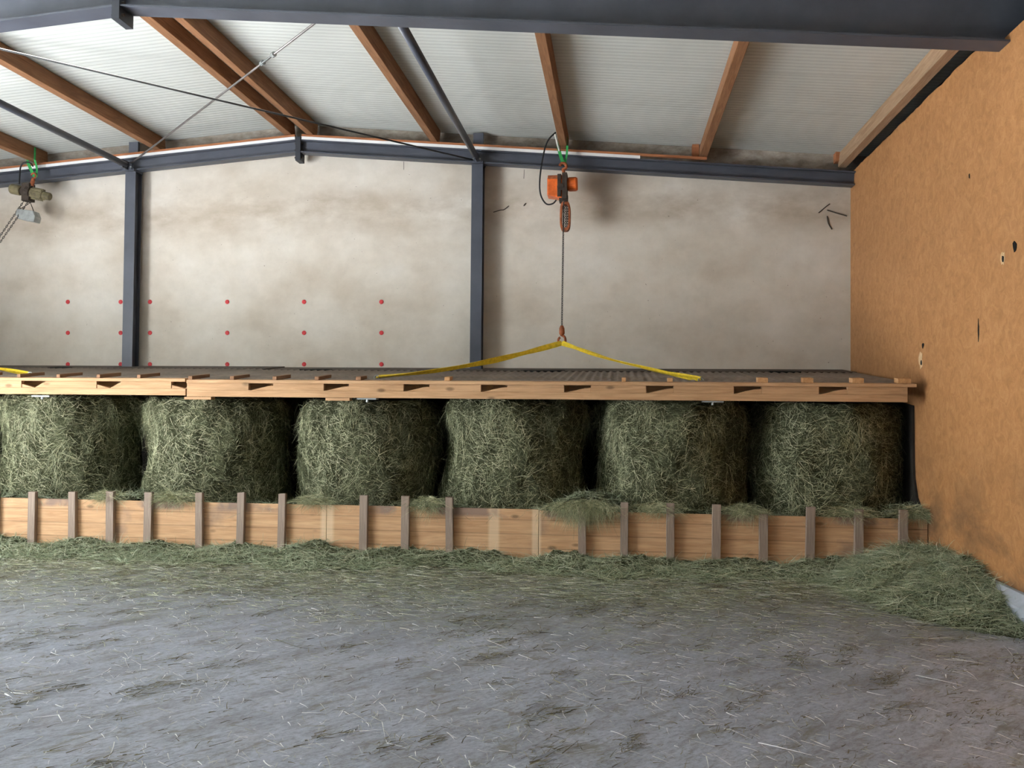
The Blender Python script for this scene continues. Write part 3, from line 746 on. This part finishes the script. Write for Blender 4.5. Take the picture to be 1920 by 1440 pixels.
# tufts hanging over the boards
def tuft(px, py, wpx, drop, n, label):
    c0 = P(px, py, Y=YL+.02); k = n; R = rng
    wx = wpx/1664*7.86/2
    X = c0.x+R.normal(0, .5, k)*wx; amp = np.exp(-((X-c0.x)/wx)**2)
    p = np.stack([X, YL+R.uniform(-.035, .09, k), ZBX+R.uniform(-.015, .05, k)+amp*.06*R.random(k)], 1)
    d = np.stack([R.normal(0, .7, k), -R.uniform(.1, .9, k), R.uniform(-.3, .35, k)], 1); d /= np.linalg.norm(d, axis=1, keepdims=True)
    ln = R.uniform(.06, .15, k)*(.6+.6*amp); bend = np.stack([R.normal(0, .03, k), R.uniform(-.01, .03, k), -drop*(.3+amp)*R.uniform(.1, 1, k)], 1)
    nr = R.normal(0, .6, (k, 3)); nr[:, 1] -= 1
    loc = (c0.x, YL, ZBX)
    o = ribbons('hay_tuft', p, d, ln, R.uniform(.0018, .004, k), bend, M['hay'], None, loc, nr)
    tag(o, label, 'loose hay', 'tufts of hay hanging over the box front', 'stuff'); return o
tuft(1095, 955, 130, .16, 3800, 'biggest tuft of hay hanging over the box front, between the two middle bales on the right')
tuft(330, 935, 90, .07, 900, 'tuft of hay spilling over the box front below the second full bale')
tuft(800, 945, 75, .10, 900, 'tuft of hay hanging over the box front just left of the bale under the middle post')
tuft(205, 930, 60, .06, 500, 'tuft of hay over the box front below the gap left of the second full bale')
tuft(590, 932, 80, .05, 600, 'tuft of hay over the box front below the third full bale')
tuft(1395, 965, 75, .10, 800, 'tuft of hay over the box front between the last two bales')
tuft(1235, 962, 90, .06, 700, 'tuft of hay over the box front below the second bale from the brown wall')
tuft(1590, 970, 90, .05, 600, 'tuft of hay over the box front below the bale nearest the brown wall')
tuft(1718, 965, 60, .04, 900, 'tuft of hay in the corner where the box front meets the brown wall')

def scatter(n, yfun, lr, wr_, mt, name, label, aniso=None, clump=0):
    R = rng; X, Yy = [], []
    x = R.uniform(XL+.15, XR-.16, n); y = yfun(n)
    dn = np.array([fbm(a, b, 1.3, 11)+.5*fbm(a, b, 4, 12) for a, b in zip(x, y)])
    near = np.clip((y-5.6)/2, 0, 1)
    pr_ = np.clip(.42+.55*dn+.6*near, .06, 1)
    if clump:
        ca, sa = math.cos(.9), math.sin(.9)
        cl = np.array([fbm((a*ca+b*sa)*1.0, (-a*sa+b*ca)*1.8, 3.6, 21)+.45*fbm(a*1.3, b*1.3, 1.1, 33) for a, b in zip(x, y)])
        pr_ = np.clip((cl-.18)*clump, .03, 1)
    ok = (R.random(n) < pr_) & (x > -1.0*y-1.8)
    x, y = x[ok], y[ok]; k = len(x)
    th = R.uniform(0, 2*math.pi, k)
    if aniso is not None:
        sel = R.random(k) < .78; th[sel] = R.normal(aniso, .4, sel.sum())
    d = np.stack([np.cos(th), np.sin(th), R.uniform(0, .10, k)], 1)
    ln = R.gamma(2.2, lr/2.2, k)+.012
    bend = np.stack([R.normal(0, .18, k)*ln, R.normal(0, .18, k)*ln, -R.uniform(0, .10, k)*ln], 1)
    p = np.stack([x, y, R.uniform(.003, .010, k)], 1)
    tip = p[:, 2]+d[:, 2]*ln+bend[:, 2]; bend[:, 2] += np.where(tip < .003, .003-tip, 0)
    nr = R.normal(0, .35, (k, 3)); nr[:, 2] += 1
    o = ribbons(name, p, d, ln, R.uniform(wr_[0], wr_[1], k), bend, M[mt], None, (0, 6, 0), nr)
    tag(o, label, 'loose hay', None, 'stuff'); return o
scatter(80000, lambda n: YL-.1-np.abs(rng.normal(0, 1.1, n)), .055, (.0022, .006), 'hay_floor', 'hay_litter', 'dense green hay litter on the concrete in front of the box', -.3)
scatter(26000, lambda n: rng.uniform(2.7, YL-.1, n), .050, (.0022, .0060), 'straw_pale', 'chopped_hay', 'pale chopped hay stalks strewn over the whole grey floor', -.9)
scatter(170000, lambda n: rng.uniform(2.7, YL-.1, n), .038, (.0020, .006), 'hay_dark', 'dark_chaff', 'dark damp chaff strewn in clumps over the grey floor', .8, 1.5)

# ---------------------------------------------------------------- hoists
def chain_links(m, p0, p1, pitch=.027, r=.0036, lw=.009):
    p0 = Vector(p0); p1 = Vector(p1); n = int((p1-p0).length/pitch); d = (p1-p0).normalized(); a = d.orthogonal().normalized(); b = d.cross(a)
    for i in range(n):
        c0 = p0+d*(i+.5)*(p1-p0).length/n; s_ = a if i % 2 else b; hl = pitch*.72
        pts = [c0+d*(hl*math.cos(t))+s_*(lw*math.sin(t)) for t in [2*math.pi*k/8 for k in range(9)]]
        m.tube(pts, r, 5, cap=False)
def hook_mesh(m, c0, s=1.0, flip=1, r=.012):
    c0 = Vector(c0); pts = []
    for t in np.linspace(-.1, 1.35*math.pi, 14): pts.append(c0+Vector((flip*math.cos(t)*.038*s, 0, -math.sin(t)*.038*s)))
    pts = [c0+Vector((0, 0, .10*s)), c0+Vector((0, 0, .06*s)), c0+Vector((flip*.03*s, 0, .035*s))]+pts[1:]
    m.tube(bez(pts, 3), r*s, 8)
YH = 10.0; SC = YH/1664
hp = P(1053, 352, Y=YH)
def W(px, py, y=YH, base=None): return P(px, py, Y=y)
h1 = empty('chain_hoist', hp, 'orange electric chain hoist with a long chain, hanging from a purlin', 'chain hoist')
def cyl(m, a, b, r, seg=20, mi=0, rnd=0):
    a = Vector(a); b = Vector(b)
    if rnd: m.tube([a, a+(b-a).normalized()*rnd, b-(b-a).normalized()*rnd, b], [r*.86, r, r, r*.86], seg, mi)
    else: m.tube([a, b], r, seg, mi)
# motor end (right) and gear/brake housing (left)
m = MB(); a = W(1064, 346); b = W(1083, 345); cyl(m, a, b, .080, 22, 0, .02); m.build('motor_cover', M['orange'], h1, smooth=False, bevel=.004)
hb = MB(); p0 = W(1027, 336); p1 = W(1050, 374)
hb.add([(p0.x, YH-.09, p1.z+.03), (p1.x+.03, YH-.09, p1.z), (p1.x+.03, YH+.09, p1.z), (p0.x, YH+.09, p1.z+.03),
        (p0.x, YH-.09, p0.z), (p1.x+.03, YH-.09, p0.z+.02), (p1.x+.03, YH+.09, p0.z+.02), (p0.x, YH+.09, p0.z)],
       [(0,3,2,1),(4,5,6,7),(0,1,5,4),(1,2,6,5),(2,3,7,6),(3,0,4,7)])
hb.build('gear_housing', M['orange'], h1, bevel=.012)
g1 = MB().box((W(1028, 355).x, YH-.095, W(1055, 339).z), (W(1062, 355).x, YH+.06, W(1055, 332).z)); g1.build('dusty_cover', M['rust'], h1, bevel=.006)
m = MB(); a = W(1052, 345)
m.box((W(1046, 355).x, YH-.105, W(1055, 372).z), (W(1053, 355).x, YH-.06, W(1055, 330).z)); m.box((W(1055, 355).x, YH-.115, W(1055, 376).z), (W(1064, 355).x, YH+.08, W(1055, 328).z))
cyl(m, W(1051, 350, YH-.12), W(1051, 350, YH-.06), .04, 14); m.box((W(1049, 355).x, YH-.06, W(1055, 380).z), (W(1065, 355).x, YH+.05, W(1055, 366).z))
m.build('body_frame', M['grime'], h1, bevel=.004)
m = MB(); hk = W(1057, 309); hook_mesh(m, (hk.x, YH, hk.z), 1.15, -1, .016); m.tube([(hk.x, YH, hk.z+.09), (hk.x+.004, YH, W(1055, 330).z)], [.018, .03], 8)
# hook stands upright: shank down to the body
m = MB(); top_ = W(1057, 306); pts = [(top_.x-.005, YH, W(1055, 331).z), (top_.x, YH, W(1055, 322).z)]
for t in np.linspace(-math.pi/2, math.pi*.95, 10): pts.append((top_.x-.008+math.cos(t)*.036, YH, W(1055, 312).z+math.sin(t)*.036))
m.tube(bez(pts, 3), .018, 8); m.build('suspension_hook', M['rust'], h1, smooth=True)
# chain container, open oblong orange ring shape
cb = MB(); cx = W(1060, 405).x; zt_, zb_ = W(1055, 379).z, W(1055, 434).z; ww = .060
ring = []
for k in range(28):
    t = 2*math.pi*k/28; ring.append((cx+ww*math.copysign(abs(math.cos(t))**.6, math.cos(t)), (zt_+zb_)/2+(zt_-zb_)/2*math.copysign(abs(math.sin(t))**.6, math.sin(t))))
inner = [(cx+(a-cx)*.62, (zt_+zb_)/2+(b-(zt_+zb_)/2)*.80) for a, b in ring]
nn = 28; vs = [(a, YH-.055, b) for a, b in ring]+[(a, YH-.055, b) for a, b in inner]+[(a, YH+.055, b) for a, b in ring]+[(a, YH+.055, b) for a, b in inner]
fs = []
for i in range(nn):
    j = (i+1) % nn; fs += [(i, j, nn+j, nn+i), (2*nn+i, 3*nn+i, 3*nn+j, 2*nn+j), (i, 2*nn+i, 2*nn+j, j), (nn+i, nn+j, 3*nn+j, 3*nn+i)]
cb.add(vs, fs).build('chain_guide', M['rust'], h1, bevel=.004)
cc = MB()
for dx in (-.018, .006, .026): chain_links(cc, (cx+dx, YH+.01, zt_-.02), (cx+dx, YH+.01, zb_+.03))
cc.build('stowed_chain', M['grime'], h1)
YK = 9.35
kt = P(1053.5, 612, Y=YK)
m = MB(); c_top = W(1057, 378, YH-.08); chain_links(m, (c_top.x, YH-.08, c_top.z), (kt.x, YK, kt.z)); m.build('load_chain', M['chain'], h1)
m = MB(); kb = P(1053.5, 634, Y=YK)
m.tube([(kt.x, YK, kt.z+.01), (kt.x, YK, kt.z-.02), (kb.x, YK, kb.z+.05), (kb.x, YK, kb.z+.02)], [.014, .028, .030, .014], 12)
hook_mesh(m, (kb.x, YK, kb.z-.025), 1.0, 1, .013); m.build('load_hook', M['rust'], h1, smooth=True)
m = MB(); m.tube(bez([W(1042, 248, 10.0), W(1026, 266), W(1017, 300), W(1012, 340), W(1014, 366), W(1024, 382), W(1036, 382), W(1043, 375)], 8), .009, 8); m.build('power_cable', M['cable'], h1, smooth=True)
# white rope wound on the purlin beside the strap
m = MB(); m.tube(bez([P(1041, 252, Y=10.0), P(1044, 264, Y=9.98), P(1046, 272, Y=10.0), P(1049, 283, Y=9.98)], 6), .012, 8)
tag(m.build('white_cord', M['white_rope'], loc=P(1044, 268, Y=10.0), smooth=True), 'white cord tied along the purlin above the orange hoist', 'cord')
def flatstrap(m, pts, w, nrm=(0, -1, 0), th=.004, twist=0, mi=0):
    pts = [Vector(p) for p in pts]; n = len(pts); vs = []
    for i, p in enumerate(pts):
        d = (pts[min(i+1, n-1)]-pts[max(i-1, 0)]).normalized(); ww = w[i] if isinstance(w, (list, tuple)) else w
        nv = Vector(nrm); nv = (nv-d*nv.dot(d)).normalized(); s_ = d.cross(nv)
        a = twist*i/(n-1); s2 = s_*math.cos(a)+nv*math.sin(a); n2 = d.cross(s2)
        vs += [p-s2*ww/2-n2*th/2, p+s2*ww/2-n2*th/2, p+s2*ww/2+n2*th/2, p-s2*ww/2+n2*th/2]
    fs = [(i*4+k, i*4+(k+1) % 4, i*4+4+(k+1) % 4, i*4+4+k) for i in range(n-1) for k in range(4)]+[(3, 2, 1, 0), tuple(range(n*4-4, n*4))]
    return m.add(vs, fs, mi)
# green strap over the purlin
def green(pux, pxb, pyb, lab, yy=YH):
    m = MB(); c0 = P(pxb, pyb, Y=yy); zq = roof_z(pux, ZP)-.002
    a = Vector((pux-.050, yy, zq)); b = Vector((pux+.050, yy, zq))
    flatstrap(m, bez([a, a.lerp(c0, .5)+Vector((-.012, 0, 0)), c0+Vector((-.01, 0, 0)), c0+Vector((.02, 0, .012))], 6), .036)
    flatstrap(m, bez([b, b.lerp(c0, .5)+Vector((.01, 0.02, 0)), c0+Vector((.0, .02, 0))], 6), .024)
    for q in (a, b): flatstrap(m, [q, q+Vector((0, 0, .155))], .03, (1, 0, 0))
    tag(m.build('green_strap', M['green_strap'], loc=c0), lab, 'lifting strap', 'green straps holding the hoists')
green(P(1057, 283, Y=10.2).x, 1058, 306, 'green strap looped round the purlin above the orange hoist')
# yellow slings
YS = 8.15
def sling(A, Bp, lab, seed, w=.055):
    r = random.Random(seed); m = MB(); pts = []; n = 24
    A = Vector(A); Bp = Vector(Bp)
    for i in range(n+1):
        t = i/n; p = A.lerp(Bp, t); p.z -= .05*math.sin(math.pi*t)*(1 if seed % 2 else .7); pts.append(p)
    for off, tw, ww in ((0, 1.9, w), (.010, 2.6, w*.85)):
        flatstrap(m, [p+Vector((0, 0, off)) for p in pts], [ww*(.55+.45*abs(math.sin(3*math.pi*i/n+seed))) for i in range(n+1)], (0, -1, .4), .005, tw)
    o = m.build('lifting_sling', M['yellow'], loc=A)
    tag(o, lab, 'lifting sling', 'yellow lifting slings')
    # shackle at the lid end
    s = MB(); d = (A-Bp).normalized(); q = Bp
    pts = [q+Vector((math.cos(t)*.022-.01*0, 0, math.sin(t)*.022)) for t in [2*math.pi*k/10 for k in range(11)]]
    s.tube(pts, .006, 6); s.tube([q+Vector((.0, -.03, -.015)), q+Vector((0, .03, -.015))], .008, 6)
    s.box((q.x-.07, q.y-.02, q.z-.035), (q.x+.07, q.y+.02, q.z-.027))
    so_ = s.build('shackle', M['galv'], o); return o
ap = Vector((kb.x, YK, kb.z-.055))
sl_l = P(706, 708, Y=YS); sl_r = P(1314, 713, Y=YS)
sling(ap, sl_l, 'yellow lifting sling running left from the orange hook to the lid', 1)
sling(ap, sl_r, 'yellow lifting sling running right from the orange hook to the lid', 2)

# second hoist, olive, at the left
h2p = P(58, 360, Y=YH)
h2 = empty('chain_hoist', h2p, 'olive-grey electric chain hoist at the left edge, hanging from a purlin', 'chain hoist')
ax0 = W(22, 354); ax1 = W(94, 369)
def along(px): return ax0.lerp(ax1, (px-22)/72)
m = MB(); cyl(m, along(21), along(40), .062, 20, 0, .014); m.build('motor_end', M['olive'], h2, bevel=.003)
m = MB(); cyl(m, along(60), along(82), .058, 20); cyl(m, along(80), along(94), .048, 20, 0, .01)
ax = (ax1-ax0).normalized()
for k in range(10):
    t = 2*math.pi*k/10; u_ = Vector((0, 0, 1)); s_ = ax.cross(u_).normalized(); u2 = s_.cross(ax); q = (s_*math.cos(t)+u2*math.sin(t))*.058
    m.prism(rect(.010, .034), along(61)+q, along(81)+q, u2)
m.build('ribbed_motor', M['olive'], h2)
m = MB(); cyl(m, along(42), along(50), .052, 14); cyl(m, along(52), along(60), .085, 18); m.box((W(46, 360).x, YH-.06, W(58, 378).z), (W(60, 360).x, YH+.06, W(58, 345).z)); m.build('body_frame', M['grime'], h2, bevel=.004)
m = MB(); t_ = W(63, 334); m.tube([W(58, 352), W(61, 342), t_], [.03, .024, .020], 8)
pts = []; 
for t in np.linspace(-math.pi/2, math.pi*.95, 10): pts.append((t_.x+math.cos(t)*.028, YH, t_.z+.03+math.sin(t)*.030))
m.tube(bez(pts, 3), .012, 8); m.build('suspension_hook', M['rust'], h2, smooth=True)
m = MB(); m.tube(bez([W(62, 312), W(56, 305), W(46, 305), W(39, 312), W(37, 328), W(36, 345)], 8), .009, 8); m.build('power_cable', M['cable'], h2, smooth=True)
m = MB(); kl = P(-134, 640, Y=YK)
for dx in (0, 9):
    a = W(44+dx, 378); chain_links(m, a, kl+Vector((dx*.004, 0, 0)))
m.build('load_chain', M['chain'], h2)
m = MB()
hook_mesh(m, kl+Vector((0, 0, -.03)), 1.0, 1, .013); m.build('load_hook', M['rust'], h2, smooth=True)
# sheet-metal chain box hanging on wires
m = MB(); c0 = W(55, 404); R2 = Matrix.Rotation(math.radians(8), 3, 'Y')
pr = [(-.125, .055), (.085, .055), (.125, -.01), (.118, -.075), (-.095, -.065), (-.13, -.02)]
def rv(a, y_, b): v = R2 @ Vector((a, 0, b)); return (c0.x+v.x, y_, c0.z+v.z)
vs = [rv(a, YH-.07, b) for a, b in pr]+[rv(a*.9, YH+.07, b) for a, b in pr]
m.add(vs, [tuple(range(6)), tuple(range(6, 12))]+[(i, (i+1) % 6, 6+(i+1) % 6, 6+i) for i in range(6)])
m.build('chain_box', M['galv'], h2, bevel=.006)
m = MB(); tp = W(57, 380)
for q in (rv(-.10, YH-.05, .055), rv(.08, YH-.05, .055), rv(.02, YH+.05, .055)): m.tube([tp, q], .004, 6)
m.build('hanging_wires', M['grime'], h2)
green(P(78, 304, Y=10.2).x, 66, 330, 'green strap looped round the far-left purlin above the olive hoist')
sling(kl+Vector((0, 0, -.06)), P(56, 702, Y=YS), 'yellow lifting sling end reaching the left lid at the picture edge', 3)
sling(kl+Vector((0, 0, -.06)), P(-330, 700, Y=YS), 'yellow lifting sling of the left hoist, running left out of view', 4)

# ---------------------------------------------------------------- cobwebs and threads
def thread(pts, r, lab):
    m = MB()
    for p in pts: m.tube(bez(p, 4), r, 5)
    tag(m.build('cobweb', M['thread'], loc=Vector(pts[0][0])), lab, 'cobweb', 'cobwebs and hanging threads')
thread([[P(757, 303, Y=10.15), P(757, 318, Y=10.15)]], .003, 'short dark thread hanging below the far beam, left of the middle post')
thread([[P(983, 318, Y=10.15), P(982, 335, Y=10.15)]], .003, 'short dark thread hanging below the far beam, left of the orange hoist')
YW = YB-.006
thread([[P(1535, 399, Y=YW), P(1548, 388, Y=YW), P(1556, 382, Y=YW)], [P(1551, 394, Y=YW), P(1570, 400, Y=YW), P(1588, 405, Y=YW)], [P(1551, 405, Y=YW), P(1553, 418, Y=YW), P(1560, 430, Y=YW)]], .006, 'dark branching cobweb on the plaster near the brown wall')
thread([[P(925, 398, Y=YW), P(938, 394, Y=YW), P(945, 393, Y=YW), P(954, 386, Y=YW)]], .005, 'dark cobweb scrap on the plaster just right of the middle post')
thread([[P(982, 386, Y=YW), P(986, 381, Y=YW)]], .007, 'tiny dark cobweb knot on the plaster left of the orange hoist')
thread([[P(653, 66, Y=8.1), P(655, 76, Y=8.1), P(658, 84, Y=8.1)]], .004, 'dark cobweb wisp near the top left edge of the purlin left of the middle post')
thread([[P(705, 134, Y=8.9), P(709, 150, Y=8.9)]], .004, 'dark cobweb wisp hanging halfway along the purlin left of the middle post')
